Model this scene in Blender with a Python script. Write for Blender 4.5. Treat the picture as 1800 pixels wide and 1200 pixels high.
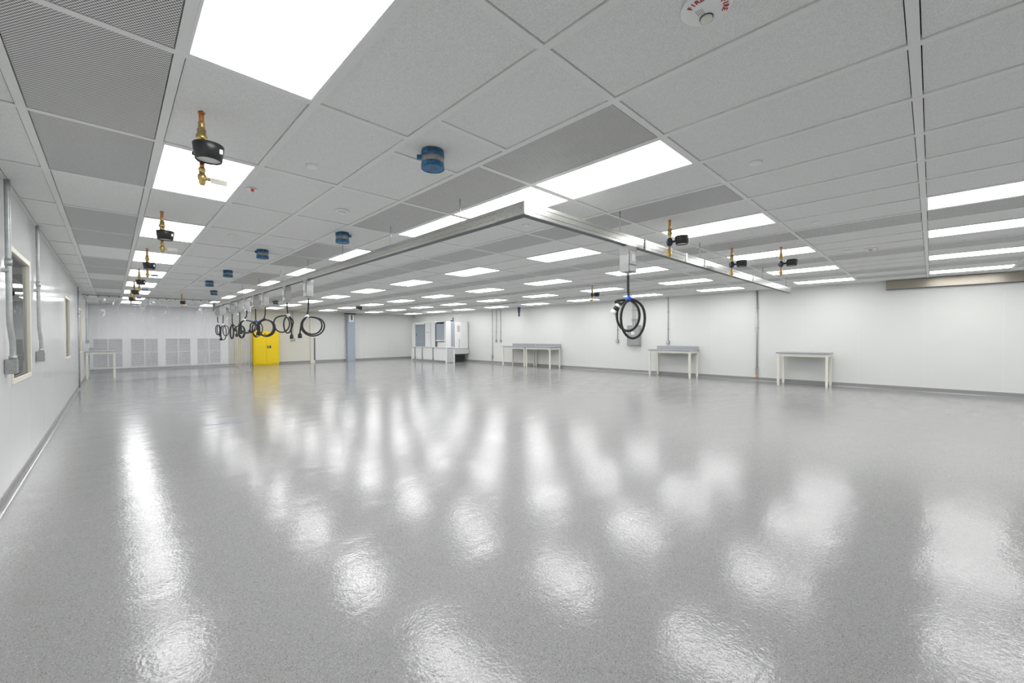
import bpy, bmesh, math, random
from mathutils import Vector, Matrix

for _o in list(bpy.data.objects):
    bpy.data.objects.remove(_o, do_unlink=True)
SC = bpy.context.scene
C = SC.collection
random.seed(7)
PI = math.pi

# ------------------------------------------------------------------ camera
HC = 1.376                      # eye height above the floor
HCEIL = 2.721                   # underside of the ceiling grid
FPX, YAW, PITCH, ROLL = 720.13, 0.7737, -0.0128, -0.0036
_F = Vector((math.sin(YAW), math.cos(YAW), 0)); _R = Vector((math.cos(YAW), -math.sin(YAW), 0)); _U = Vector((0, 0, 1))
CF = _F * math.cos(PITCH) + _U * math.sin(PITCH)
_U2 = _U * math.cos(PITCH) - _F * math.sin(PITCH)
CR = _R * math.cos(ROLL) + _U2 * math.sin(ROLL)
CU = _U2 * math.cos(ROLL) - _R * math.sin(ROLL)
cam = bpy.data.cameras.new('camera'); cam.sensor_width = 36.0; cam.lens = FPX * 36.0 / 1800.0
cam.clip_start = 0.05; cam.clip_end = 200
camo = bpy.data.objects.new('camera', cam); C.objects.link(camo)
M4 = Matrix.Identity(4)
for i in range(3):
    M4[i][0] = CR[i]; M4[i][1] = CU[i]; M4[i][2] = -CF[i]
M4[0][3], M4[1][3], M4[2][3] = 0, 0, HC
camo.matrix_world = M4
SC.camera = camo

def project(p):
    d = Vector(p) - Vector((0, 0, HC)); z = d.dot(CF)
    if z < 0.05: return None
    return (900 + FPX * d.dot(CR) / z, 600 - FPX * d.dot(CU) / z, z)

# ------------------------------------------------------------------ world, exposure
LIGHT = 11.6                    # radiance of the lit ceiling panels
w = bpy.data.worlds.new('world'); SC.world = w; w.use_nodes = True
w.node_tree.nodes['Background'].inputs[0].default_value = (0.5, 0.52, 0.55, 1)
w.node_tree.nodes['Background'].inputs[1].default_value = 0.2
SC.view_settings.view_transform = 'Standard'
SC.view_settings.look = 'None'
SC.view_settings.exposure = 0.0
SC.view_settings.gamma = 1.0
SC.view_settings.use_curve_mapping = False

# ------------------------------------------------------------------ materials
MATS = {}
def mat(name, col, rough=0.5, metal=0.0, spec=0.5, noise=None, bump=None, emit=None, coat=0.0):
    """Principled material; noise = (scale, amount) colour speckle; bump = (scale, strength, distance)."""
    if name in MATS: return MATS[name]
    m = bpy.data.materials.new(name); m.use_nodes = True; nt = m.node_tree; b = nt.nodes['Principled BSDF']
    b.inputs['Base Color'].default_value = (*col, 1)
    b.inputs['Roughness'].default_value = rough; b.inputs['Metallic'].default_value = metal
    b.inputs['Specular IOR Level'].default_value = spec
    b.inputs['Coat Weight'].default_value = coat
    tc = nt.nodes.new('ShaderNodeTexCoord')
    if noise:
        n = nt.nodes.new('ShaderNodeTexNoise'); n.inputs['Scale'].default_value = noise[0]; n.inputs['Detail'].default_value = 3
        nt.links.new(tc.outputs['Object'], n.inputs['Vector'])
        r = nt.nodes.new('ShaderNodeMapRange'); r.inputs[1].default_value = 0.3; r.inputs[2].default_value = 0.7
        r.inputs[3].default_value = 1 - noise[1]; r.inputs[4].default_value = 1 + noise[1]
        nt.links.new(n.outputs['Fac'], r.inputs[0])
        mx = nt.nodes.new('ShaderNodeVectorMath'); mx.operation = 'SCALE'; mx.inputs[0].default_value = col
        nt.links.new(r.outputs[0], mx.inputs['Scale']); nt.links.new(mx.outputs[0], b.inputs['Base Color'])
    if bump:
        n = nt.nodes.new('ShaderNodeTexNoise'); n.inputs['Scale'].default_value = bump[0]; n.inputs['Detail'].default_value = 2
        nt.links.new(tc.outputs['Object'], n.inputs['Vector'])
        bp = nt.nodes.new('ShaderNodeBump'); bp.inputs['Strength'].default_value = bump[1]; bp.inputs['Distance'].default_value = bump[2]
        nt.links.new(n.outputs['Fac'], bp.inputs['Height']); nt.links.new(bp.outputs[0], b.inputs['Normal'])
    if emit:
        b.inputs['Emission Color'].default_value = (*emit[0], 1); b.inputs['Emission Strength'].default_value = emit[1]
    MATS[name] = m
    return m

def floor_mat():
    m = bpy.data.materials.new('epoxy_floor'); m.use_nodes = True; nt = m.node_tree; b = nt.nodes['Principled BSDF']
    N = nt.nodes.new; L = nt.links.new
    tc = N('ShaderNodeTexCoord')
    def noise(scale, detail=2, vec=None):
        n = N('ShaderNodeTexNoise'); n.inputs['Scale'].default_value = scale; n.inputs['Detail'].default_value = detail
        L(vec if vec else tc.outputs['Object'], n.inputs['Vector']); return n.outputs['Fac']
    # colour flakes cast into the coating
    v = N('ShaderNodeTexVoronoi'); v.inputs['Scale'].default_value = 300; L(tc.outputs['Object'], v.inputs['Vector'])
    cr = N('ShaderNodeValToRGB'); e = cr.color_ramp
    e.interpolation = 'CONSTANT'
    e.elements[0].position = 0; e.elements[0].color = (0.19, 0.19, 0.19, 1)
    for p, c in ((0.10, (0.288, 0.287, 0.288)), (0.45, (0.308, 0.307, 0.308)), (0.86, (0.36, 0.36, 0.36))):
        k = e.elements.new(p); k.color = (*c, 1)
    e.elements[-1].position = 0.93; e.elements[-1].color = (0.41, 0.41, 0.41, 1)
    sp = N('ShaderNodeSeparateColor'); L(v.outputs['Color'], sp.inputs[0]); L(sp.outputs[0], cr.inputs[0])
    L(cr.outputs[0], b.inputs['Base Color'])
    # orange peel and slow trowel waves
    n1 = noise(75, 1); n2 = noise(28, 2); 
    mp = N('ShaderNodeMapping'); mp.inputs['Scale'].default_value = (1.2, 3.0, 1); mp.inputs['Rotation'].default_value = (0, 0, 0.78)
    L(tc.outputs['Object'], mp.inputs['Vector']); n3 = noise(1.3, 2, mp.outputs[0])
    b1 = N('ShaderNodeBump'); b1.inputs['Strength'].default_value = 1.0; b1.inputs['Distance'].default_value = 0.00062; L(n1, b1.inputs['Height'])
    b2 = N('ShaderNodeBump'); b2.inputs['Strength'].default_value = 1.0; b2.inputs['Distance'].default_value = 0.00095; L(n2, b2.inputs['Height']); L(b1.outputs[0], b2.inputs['Normal'])
    b3 = N('ShaderNodeBump'); b3.inputs['Strength'].default_value = 1.0; b3.inputs['Distance'].default_value = 0.0045; L(n3, b3.inputs['Height']); L(b2.outputs[0], b3.inputs['Normal'])
    L(b3.outputs[0], b.inputs['Normal'])
    mr = N('ShaderNodeMapRange'); mr.inputs[1].default_value = 0.3; mr.inputs[2].default_value = 0.7; mr.inputs[3].default_value = 0.115; mr.inputs[4].default_value = 0.17
    L(n3, mr.inputs[0]); L(mr.outputs[0], b.inputs['Roughness'])
    b.inputs['IOR'].default_value = 1.5; b.inputs['Specular IOR Level'].default_value = 0.33
    MATS['floor'] = m; return m

def perforated_mat():
    m = bpy.data.materials.new('perforated_steel'); m.use_nodes = True; nt = m.node_tree; b = nt.nodes['Principled BSDF']
    N = nt.nodes.new; L = nt.links.new
    tc = N('ShaderNodeTexCoord')
    def lattice(off):
        s = N('ShaderNodeVectorMath'); s.operation = 'MULTIPLY_ADD'; s.inputs[1].default_value = (1 / 0.0130, 1 / 0.0208, 0); s.inputs[2].default_value = (off, off, 0)
        L(tc.outputs['Object'], s.inputs[0])
        f = N('ShaderNodeVectorMath'); f.operation = 'FRACTION'; L(s.outputs[0], f.inputs[0])
        a = N('ShaderNodeVectorMath'); a.operation = 'MULTIPLY_ADD'; a.inputs[1].default_value = (1.0, 1.6, 0); a.inputs[2].default_value = (-0.5, -0.8, 0)
        L(f.outputs[0], a.inputs[0])
        l = N('ShaderNodeVectorMath'); l.operation = 'LENGTH'; L(a.outputs[0], l.inputs[0]); return l.outputs['Value']
    mn = N('ShaderNodeMath'); mn.operation = 'MINIMUM'; L(lattice(0.0), mn.inputs[0]); L(lattice(0.5), mn.inputs[1])
    lt = N('ShaderNodeMath'); lt.operation = 'LESS_THAN'; lt.inputs[1].default_value = 0.31; L(mn.outputs[0], lt.inputs[0])
    mx = N('ShaderNodeMix'); mx.data_type = 'RGBA'; mx.inputs[6].default_value = (0.78, 0.79, 0.78, 1); mx.inputs[7].default_value = (0.035, 0.035, 0.04, 1)
    L(lt.outputs[0], mx.inputs[0]); L(mx.outputs[2], b.inputs['Base Color'])
    b.inputs['Roughness'].default_value = 0.5
    MATS['perforated'] = m; return m

def plastic_mat():
    m = bpy.data.materials.new('clear_vinyl'); m.use_nodes = True; nt = m.node_tree; N = nt.nodes.new; L = nt.links.new
    nt.nodes.remove(nt.nodes['Principled BSDF']); out = nt.nodes['Material Output']
    tc = N('ShaderNodeTexCoord'); mp = N('ShaderNodeMapping'); mp.inputs['Scale'].default_value = (3.0, 3.0, 1.6); L(tc.outputs['Object'], mp.inputs['Vector'])
    n = N('ShaderNodeTexNoise'); n.inputs['Scale'].default_value = 1.6; n.inputs['Detail'].default_value = 1.2; L(mp.outputs[0], n.inputs['Vector'])
    bp = N('ShaderNodeBump'); bp.inputs['Strength'].default_value = 1.0; bp.inputs['Distance'].default_value = 1.0
    sx = N('ShaderNodeSeparateXYZ'); L(tc.outputs['Object'], sx.inputs[0]); zr = N('ShaderNodeMapRange'); zr.inputs[1].default_value = 1.6; zr.inputs[2].default_value = 2.4; zr.inputs[3].default_value = 0.006; zr.inputs[4].default_value = 0.05; L(sx.outputs[2], zr.inputs[0])
    hm = N('ShaderNodeMath'); hm.operation = 'MULTIPLY'; L(n.outputs['Fac'], hm.inputs[0]); L(zr.outputs[0], hm.inputs[1]); L(hm.outputs[0], bp.inputs['Height'])
    tr = N('ShaderNodeBsdfTransparent'); tr.inputs[0].default_value = (0.97, 0.975, 0.985, 1)
    df = N('ShaderNodeBsdfDiffuse'); df.inputs[0].default_value = (0.85, 0.86, 0.9, 1)
    gl = N('ShaderNodeBsdfGlossy'); gl.inputs['Roughness'].default_value = 0.05; L(bp.outputs[0], gl.inputs['Normal'])
    fr = N('ShaderNodeFresnel'); fr.inputs[0].default_value = 1.8; L(bp.outputs[0], fr.inputs['Normal'])
    m1 = N('ShaderNodeMixShader'); m1.inputs[0].default_value = 0.10; L(tr.outputs[0], m1.inputs[1]); L(df.outputs[0], m1.inputs[2])
    m2 = N('ShaderNodeMixShader'); fm = N('ShaderNodeMath'); fm.operation = 'MULTIPLY'; fm.inputs[1].default_value = 0.85; L(fr.outputs[0], fm.inputs[0]); L(fm.outputs[0], m2.inputs[0]); L(m1.outputs[0], m2.inputs[1]); L(gl.outputs[0], m2.inputs[2])
    L(m2.outputs[0], out.inputs[0]); MATS['plastic'] = m; return m

def glass_mat():
    m = bpy.data.materials.new('window_glass'); m.use_nodes = True; nt = m.node_tree; N = nt.nodes.new; L = nt.links.new
    nt.nodes.remove(nt.nodes['Principled BSDF']); out = nt.nodes['Material Output']
    tr = N('ShaderNodeBsdfTransparent'); tr.inputs[0].default_value = (0.86, 0.9, 0.9, 1)
    gl = N('ShaderNodeBsdfGlossy'); gl.inputs['Roughness'].default_value = 0.0
    fr = N('ShaderNodeFresnel'); fr.inputs[0].default_value = 1.5
    m2 = N('ShaderNodeMixShader'); L(fr.outputs[0], m2.inputs[0]); L(tr.outputs[0], m2.inputs[1]); L(gl.outputs[0], m2.inputs[2])
    L(m2.outputs[0], out.inputs[0]); MATS['glass'] = m; return m

floor_mat(); perforated_mat(); plastic_mat(); glass_mat()
mat('tile', (0.80, 0.81, 0.80), 0.85, spec=0.2, noise=(170, 0.11))
mat('tee', (0.82, 0.83, 0.82), 0.5)
mat('plenum', (0.10, 0.10, 0.10), 0.9)
mat('panel_right', (0.725, 0.735, 0.712), 0.38, bump=(60, 0.25, 0.0006))
mat('panel_left', (0.82, 0.825, 0.82), 0.14, bump=(9, 0.3, 0.0010))
mat('panel_back', (0.78, 0.79, 0.79), 0.4)
mat('joint', (0.82, 0.82, 0.80), 0.5)
mat('seam', (0.755, 0.765, 0.745), 0.45)
mat('cream', (0.83, 0.80, 0.69), 0.4)
mat('beige_wall', (0.70, 0.69, 0.62), 0.5)
mat('diffuser', (0.9, 0.9, 0.9), 0.6, emit=((1.0, 1.0, 1.0), LIGHT))
mat('white_metal', (0.86, 0.87, 0.87), 0.35)
mat('white_paint', (0.85, 0.86, 0.86), 0.45)
mat('aluminium', (0.50, 0.50, 0.475), 0.27, metal=0.85, noise=(70, 0.14))
mat('dark_slot', (0.03, 0.03, 0.035), 0.6)
mat('grey_plastic', (0.34, 0.34, 0.34), 0.45)
mat('grey_cover', (0.58, 0.59, 0.59), 0.35)
mat('galvanised', (0.46, 0.48, 0.48), 0.38, metal=0.7, noise=(25, 0.1))
mat('steel_box', (0.34, 0.36, 0.36), 0.5, metal=0.3, noise=(60, 0.12))
mat('copper', (0.62, 0.26, 0.10), 0.32, metal=0.9, noise=(40, 0.2))
mat('brass', (0.60, 0.44, 0.18), 0.3, metal=0.9, noise=(60, 0.2))
mat('black_plastic', (0.018, 0.019, 0.02), 0.35)
mat('rubber', (0.012, 0.012, 0.013), 0.5)
mat('navy', (0.02, 0.04, 0.07), 0.4)
mat('gauge_face', (0.75, 0.76, 0.75), 0.4)
mat('ivory', (0.55, 0.54, 0.49), 0.45)
mat('blue_handle', (0.05, 0.14, 0.45), 0.4)
mat('blue_tape', (0.012, 0.135, 0.30), 0.4, noise=(22, 0.6))
mat('blue_tie', (0.02, 0.12, 0.62), 0.45)
mat('white_tie', (0.85, 0.85, 0.85), 0.4)
mat('duct_metal', (0.24, 0.24, 0.24), 0.45, metal=0.6, noise=(30, 0.2))
mat('yellow', (0.86, 0.62, 0.0), 0.4)
mat('black_paint', (0.02, 0.02, 0.02), 0.4)
mat('bench_top', (0.36, 0.37, 0.40), 0.35)
mat('bench_leg', (0.80, 0.79, 0.71), 0.45)
mat('blue_grey', (0.38, 0.43, 0.49), 0.45)
mat('hood_glass', (0.30, 0.35, 0.40), 0.2)
mat('dark_grey', (0.10, 0.11, 0.12), 0.5)
mat('soffit', (0.36, 0.33, 0.28), 0.3, metal=0.85, noise=(90, 0.10))
mat('red', (0.45, 0.01, 0.02), 0.4)
mat('tag_red', (0.6, 0.03, 0.03), 0.4)
mat('orange', (0.75, 0.28, 0.04), 0.5)
mat('lens', (0.75, 0.75, 0.68), 0.1)
mat('floor_tape', (0.05, 0.18, 0.42), 0.5)
mat('louver', (0.76, 0.77, 0.78), 0.4)
mat('corridor', (0.5, 0.52, 0.54), 0.6)

# ------------------------------------------------------------------ mesh helpers
class MB:
    def __init__(s): s.bm = bmesh.new()
    def box(s, x0, x1, y0, y1, z0, z1, bevel=0.0):
        r = bmesh.ops.create_cube(s.bm, size=1.0)
        for v in r['verts']:
            v.co = Vector(((x0 + x1) / 2 + v.co.x * (x1 - x0), (y0 + y1) / 2 + v.co.y * (y1 - y0), (z0 + z1) / 2 + v.co.z * (z1 - z0)))
        if bevel:
            es = {e for v in r['verts'] for e in v.link_edges}
            bmesh.ops.bevel(s.bm, geom=list(es), offset=bevel, segments=2, affect='EDGES', clamp_overlap=True)
        return s
    def cyl(s, p0, p1, r0, r1=None, n=20, caps=True):
        p0, p1 = Vector(p0), Vector(p1); r1 = r0 if r1 is None else r1
        d = p1 - p0; q = d.to_track_quat('Z', 'Y').to_matrix()
        a = [s.bm.verts.new(p0 + q @ Vector((r0 * math.cos(2 * PI * k / n), r0 * math.sin(2 * PI * k / n), 0))) for k in range(n)]
        b = [s.bm.verts.new(p1 + q @ Vector((r1 * math.cos(2 * PI * k / n), r1 * math.sin(2 * PI * k / n), 0))) for k in range(n)]
        for k in range(n):
            f = s.bm.faces.new((a[k], a[(k + 1) % n], b[(k + 1) % n], b[k])); f.smooth = True
        if caps: s.bm.faces.new(a[::-1]); s.bm.faces.new(b)
        return s
    def lathe(s, prof, c=(0, 0, 0), n=28, closed=False, sx=1.0, sy=1.0):
        """prof: list of (r, z) from top to bottom round the vertical axis through c."""
        rings = []
        for r, z in prof:
            rings.append([s.bm.verts.new((c[0] + sx * r * math.cos(2 * PI * k / n), c[1] + sy * r * math.sin(2 * PI * k / n), c[2] + z)) for k in range(n)])
        for a, b in zip(rings, rings[1:]):
            for k in range(n):
                f = s.bm.faces.new((a[k], b[k], b[(k + 1) % n], a[(k + 1) % n])); f.smooth = True
        if not closed:
            s.bm.faces.new(rings[0]); s.bm.faces.new(rings[-1][::-1])
        else:
            a, b = rings[-1], rings[0]
            for k in range(n):
                s.bm.faces.new((a[k], b[k], b[(k + 1) % n], a[(k + 1) % n]))
        return s
    def tube(s, pts, r, n=8):
        pts = [Vector(p) for p in pts]; rings = []
        up = Vector((0.123, 0.456, 0.88)).normalized()
        for i, p in enumerate(pts):
            t = (pts[min(i + 1, len(pts) - 1)] - pts[max(i - 1, 0)]).normalized()
            u = (up - t * up.dot(t)).normalized(); up = u; v = t.cross(u)
            rings.append([s.bm.verts.new(p + (u * math.cos(2 * PI * k / n) + v * math.sin(2 * PI * k / n)) * r) for k in range(n)])
        for a, b in zip(rings, rings[1:]):
            for k in range(n):
                f = s.bm.faces.new((a[k], a[(k + 1) % n], b[(k + 1) % n], b[k])); f.smooth = True
        s.bm.faces.new(rings[0][::-1]); s.bm.faces.new(rings[-1])
        return s
    def prism(s, poly, axis, a0, a1):
        """extrude the 2D polygon along axis ('x': poly=(y,z), 'y': poly=(x,z), 'z': poly=(x,y))."""
        def P(q, a): return {'x': (a, q[0], q[1]), 'y': (q[0], a, q[1]), 'z': (q[0], q[1], a)}[axis]
        A = [s.bm.verts.new(P(q, a0)) for q in poly]; B = [s.bm.verts.new(P(q, a1)) for q in poly]; n = len(poly)
        s.bm.faces.new(A[::-1]); s.bm.faces.new(B)
        for k in range(n): s.bm.faces.new((A[k], A[(k + 1) % n], B[(k + 1) % n], B[k]))
        return s
    def mesh(s, name, m):
        bmesh.ops.recalc_face_normals(s.bm, faces=s.bm.faces)
        me = bpy.data.meshes.new(name); s.bm.to_mesh(me); s.bm.free(); me.materials.append(MATS[m]); return me
    def build(s, name, m, parent=None, loc=None, rz=0):
        return link(name, s.mesh(name, m), parent, loc, rz)

def link(name, me, parent=None, loc=None, rz=0):
    o = bpy.data.objects.new(name, me); C.objects.link(o)
    if parent is not None: o.parent = parent
    if loc is not None: o.location = loc
    if rz: o.rotation_euler = (0, 0, rz)
    return o

def thing(name, label, cat, loc=(0, 0, 0), rz=0, group=None):
    o = bpy.data.objects.new(name, None); C.objects.link(o); o.empty_display_size = 0.1
    o.location = loc; o.rotation_euler = (0, 0, rz); o['label'] = label; o['category'] = cat
    if group: o['group'] = group
    return o
def tag(o, label, cat, group=None):
    o['label'] = label; o['category'] = cat
    if group: o['group'] = group
    return o
def struct(o, label=None):
    o['kind'] = 'structure'
    if label: o['label'] = label
    return o
def copy_tree(o, parent=None):
    c = o.copy(); C.objects.link(c)
    if parent is not None: c.parent = parent
    for ch in list(o.children): copy_tree(ch, c)
    return c
def catmull(pts, n=8):
    pts = [Vector(p) for p in pts]; out = []
    P = [pts[0] * 2 - pts[1]] + pts + [pts[-1] * 2 - pts[-2]]
    for i in range(1, len(P) - 2):
        p0, p1, p2, p3 = P[i - 1:i + 3]
        for k in range(n):
            t = k / n
            out.append(0.5 * ((2 * p1) + (p2 - p0) * t + (2 * p0 - 5 * p1 + 4 * p2 - p3) * t * t + (3 * p1 - p0 - 3 * p2 + p3) * t ** 3))
    out.append(pts[-1]); return out
ORD = ['first', 'second', 'third', 'fourth', 'fifth', 'sixth', 'seventh', 'eighth', 'ninth', 'tenth', 'eleventh', 'twelfth', 'thirteenth', 'fourteenth', 'fifteenth', 'sixteenth']

# ------------------------------------------------------------------ room shell
XL, XR, YB, YF = -0.654, 13.93, 23.35, -5.6
WT = 0.14
struct(MB().box(XL - 2.2, XR + WT, YF - WT, YB + WT, -0.1, 0).build('floor', 'floor'), 'glossy grey flaked epoxy floor')

def cove(name, poly, axis, a0, a1, label):
    o = MB().prism(poly, axis, a0, a1).build(name, 'floor'); struct(o, label); return o
def cove_profile(w0, sgn, h=0.095, r=0.035):
    pts = [(w0, 0.0), (w0, h), (w0 + sgn * 0.006, h)]
    for k in range(7):
        a = k / 6 * PI / 2
        pts.append((w0 + sgn * (0.006 + r - r * math.cos(a)), r - r * math.sin(a) + 0.0005))
    return pts
cove('baseboard_left', cove_profile(XL, 1), 'y', YF, YB, 'grey epoxy cove along the left window wall')
cove('baseboard_right', cove_profile(XR, -1, 0.11), 'y', YF, YB, 'grey epoxy cove along the right wall')
cove('baseboard_back', cove_profile(YB, -1, 0.11), 'x', XL, XR, 'grey epoxy cove along the far wall')

# --- left wall with three windows
WINS = [(5.80, 7.03), (11.84, 13.09), (16.35, 17.60)]
WZ0, WZ1 = 0.95, 2.22
def wall_pieces(y0, y1):
    out = []; y = y0
    for a, b in WINS:
        if b <= y0 or a >= y1: continue
        if a > y: out.append((y, a, 0, HCEIL))
        aa, bb = max(a, y0), min(b, y1)
        out.append((aa, bb, 0, WZ0)); out.append((aa, bb, WZ1, HCEIL)); y = bb
    if y < y1: out.append((y, y1, 0, HCEIL))
    return out
mb = MB()
for a, b, z0, z1 in wall_pieces(YF, YB): mb.box(XL - WT, XL - 0.006, a, b, z0, z1 + 0.05)
wl = struct(mb.build('wall_left', 'joint'), 'glossy pale panelled wall with windows')
y = -5.2; PW = 1.2192
while y < YB:
    y1 = min(y + PW, YB)
    for a, b, z0, z1 in wall_pieces(y, y1):
        ga = 0.002 if abs(a - y) < 1e-6 else 0; gb = 0.002 if abs(b - y1) < 1e-6 else 0
        if b - a > 0.02: MB().box(XL - 0.006, XL, a + ga, b - gb, z0, z1).build('wall_panel', 'panel_left', wl)
    y = y1
# --- right wall
wr = struct(MB().box(XR + 0.006, XR + WT, YF, YB, 0, HCEIL + 0.05).build('wall_right', 'joint'), 'long white panelled wall')
y = -4.76
while y < YB:
    y1 = min(y + PW, YB)
    MB().box(XR, XR + 0.006, y + 0.002, y1 - 0.002, 0, HCEIL).build('wall_panel', 'panel_right', wr)
    MB().box(XR - 0.0015, XR, y1 - 0.006, y1 + 0.006, 0.11, HCEIL).build('seam_strip', 'seam', wr)
    y = y1
# --- far wall and the wall behind the camera
wb = struct(MB().box(XL - WT, XR + WT, YB + 0.006, YB + WT, 0, HCEIL + 0.05).build('wall_back', 'joint'), 'far wall')
x = XL
for x1, m in ((0.44, 'panel_back'), (1.55, 'panel_back'), (2.66, 'panel_back'), (3.95, 'panel_back'), (5.2, 'beige_wall'), (6.4, 'beige_wall'), (7.62, 'beige_wall'), (9.0, 'panel_right'), (10.6, 'panel_right'), (12.2, 'panel_right'), (XR, 'panel_right')):
    MB().box(x + 0.002, x1 - 0.002, YB, YB + 0.006, 0, HCEIL).build('wall_panel', m, wb); x = x1
struct(MB().box(XL - WT, XR + WT, YF - WT, YF, 0, HCEIL + 0.05).build('wall_front', 'panel_right'), 'white wall behind the camera')
# --- the corridor seen through the windows
struct(MB().box(XL - 2.25, XL - 2.15, YF, YB, 0, HCEIL).build('wall_corridor', 'corridor'), 'grey corridor wall beyond the windows')
struct(MB().box(XL - 2.2, XL - WT, YF, YB, HCEIL, HCEIL + 0.05).build('ceiling_corridor', 'corridor'), 'grey corridor ceiling beyond the windows')

for n, (a, b) in enumerate(WINS):
    o = thing('window_%d' % (n + 1), '', '', (XL, (a + b) / 2, WZ0)); del o['category']
    struct(o, ['nearest', 'middle', 'farthest'][n] + ' cream framed window in the left wall')
    w2 = (b - a) / 2; hh = WZ1 - WZ0; t = 0.05
    for nm, bx in (('frame_bottom', (-w2, w2, 0, t)), ('frame_top', (-w2, w2, hh - t, hh)), ('frame_side', (-w2, -w2 + t, t, hh - t)), ('frame_side', (w2 - t, w2, t, hh - t))):
        MB().box(-0.05, 0.012, bx[0], bx[1], bx[2], bx[3], 0.003).build(nm, 'cream', o)
    f2 = MB()
    i = t + 0.002
    MB().box(-WT, -0.05, -w2, -w2 + i, 0, hh).build('jamb', 'cream', o)
    MB().box(-WT, -0.05, w2 - i, w2, 0, hh).build('jamb', 'cream', o)
    MB().box(-WT, -0.05, -w2 + i, w2 - i, 0, i).build('sill', 'cream', o)
    MB().box(-WT, -0.05, -w2 + i, w2 - i, hh - i, hh).build('head', 'cream', o)
    MB().box(-.020, -.014, -w2 + t, w2 - t, t, hh - t).build('pane', 'glass', o)

# ------------------------------------------------------------------ ceiling grid
G = 0.6096
GX0, GY0 = -0.9715, 0.0647
def gx(i): return GX0 + G * i
def gy(j): return GY0 + 2 * G * j
NX0, NX1 = 0, 25
NJ0, NJ1 = -5, 19
ceil = struct(MB().box(XL - 0.02, XR + 0.02, YF, YB, HCEIL + 0.05, HCEIL + 0.15).build('ceiling', 'plenum'), 'grey lay-in tile ceiling with lights and perforated panels')
TW = 0.042
for i in range(1, 25):
    MB().box(gx(i) - TW / 2, gx(i) + TW / 2, YF, YB, HCEIL, HCEIL + 0.03).build('main_runner', 'tee', ceil)
stubs = [(1.69, 2.55), (1.69, 7.27), (1.70, 9.98), (1.69, 12.10)]
SPLIT = {2: (1.73, 2.22), 6: (5.60, 6.09), 8: (7.83, 8.32), 10: (9.56, 10.05)}
for j in range(NJ0 + 1, NJ1 + 1):
    if gy(j) > YB - 0.03 or gy(j) < YF: continue
    if j in SPLIT:
        MB().box(XL, gx(4), gy(j) - TW / 2, gy(j) + TW / 2, HCEIL + 0.0006, HCEIL + 0.03).build('cross_tee', 'tee', ceil)
        MB().box(gx(5), XR, gy(j) - TW / 2, gy(j) + TW / 2, HCEIL + 0.0006, HCEIL + 0.03).build('cross_tee', 'tee', ceil)
        for s in SPLIT[j]:
            MB().box(gx(4), gx(5), gy(s) - TW / 2, gy(s) + TW / 2, HCEIL + 0.0006, HCEIL + 0.03).build('cross_tee', 'tee', ceil)
    else:
        MB().box(XL, XR, gy(j) - TW / 2, gy(j) + TW / 2, HCEIL + 0.0006, HCEIL + 0.03).build('cross_tee', 'tee', ceil)
# wall angles
MB().box(XL, XL + 0.03, YF, YB, HCEIL - 0.001, HCEIL + 0.03).build('wall_angle', 'tee', ceil)
MB().box(XR - 0.03, XR, YF, YB, HCEIL - 0.001, HCEIL + 0.03).build('wall_angle', 'tee', ceil)
MB().box(XL, XR, YB - 0.03, YB, HCEIL - 0.001, HCEIL + 0.03).build('wall_angle', 'tee', ceil)

def is_light(i, j):
    if j == -1: return i in (11, 14, 18, 22)
    if j == 0 or j == -2: return False
    if j < -2: return i % 4 == 2 and j % 2 != 0
    if i in (2, 10, 14, 18, 22): return j % 2 == 1
    if i == 6: return j in (1, 2, 3) or j % 2 == 1
    return False
def is_grille(i, j):
    if i == 1: return j in (0, 1, 2, 3, 5, 6, 8, 9, 11, 12, 14, 15, 17, 18)
    if i == 5: return j in (1, 2, 3, 5, 6, 8, 9)
    if i == 8: return j >= 1
    if i in (12, 16, 20): return True
    if i == 22 and j in (0, -2): return True
    return False
GAP = 0.0045
def cell_rect(i, j0, j1):
    x0 = max(gx(i) + TW / 2, XL + 0.03); x1 = min(gx(i + 1) - TW / 2, XR - 0.03)
    y0 = max(gy(j0) + TW / 2, YF); y1 = min(gy(j1) - TW / 2, YB - 0.03)
    return x0 + GAP, x1 - GAP, y0 + GAP, y1 - GAP
tiles = []; grilles = []; lights = []
for i in range(NX0, NX1):
    js = list(range(NJ0, NJ1 + 1))
    if i == 4:
        for k, s in SPLIT.items(): js.remove(k); js += list(s)
        js.sort()
    for a, b in zip(js, js[1:]):
        r = cell_rect(i, a, b)
        if r[1] - r[0] < 0.03 or r[3] - r[2] < 0.03: continue
        ja = math.floor(a)
        if is_light(i, a): lights.append((i, a, r))
        elif is_grille(i, a): grilles.append((i, a, r))
        else: tiles.append((i, a, r))
def area(r):
    ps = [project((x, yy, HCEIL)) for x, yy in ((r[0], r[2]), (r[1], r[2]), (r[1], r[3]), (r[0], r[3]))]
    if any(p is None for p in ps): return 0
    if max(p[0] for p in ps) < 0 or min(p[0] for p in ps) > 1800 or max(p[1] for p in ps) < 0: return 0
    s = 0
    for k in range(4):
        a, b = ps[k], ps[(k + 1) % 4]; s += a[0] * b[1] - b[0] * a[1]
    return abs(s) / 2
tiles.sort(key=lambda t: -area(t[2]))
cache = {}
def panel_mesh(nm, r, m, z0, z1):
    k = (nm, round(r[1] - r[0], 3), round(r[3] - r[2], 3))
    if k not in cache:
        hx, hy = (r[1] - r[0]) / 2, (r[3] - r[2]) / 2
        cache[k] = MB().box(-hx, hx, -hy, hy, z0, z1).mesh(nm, m)
    return cache[k]
TZ = 0.008
rest = MB()
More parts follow.
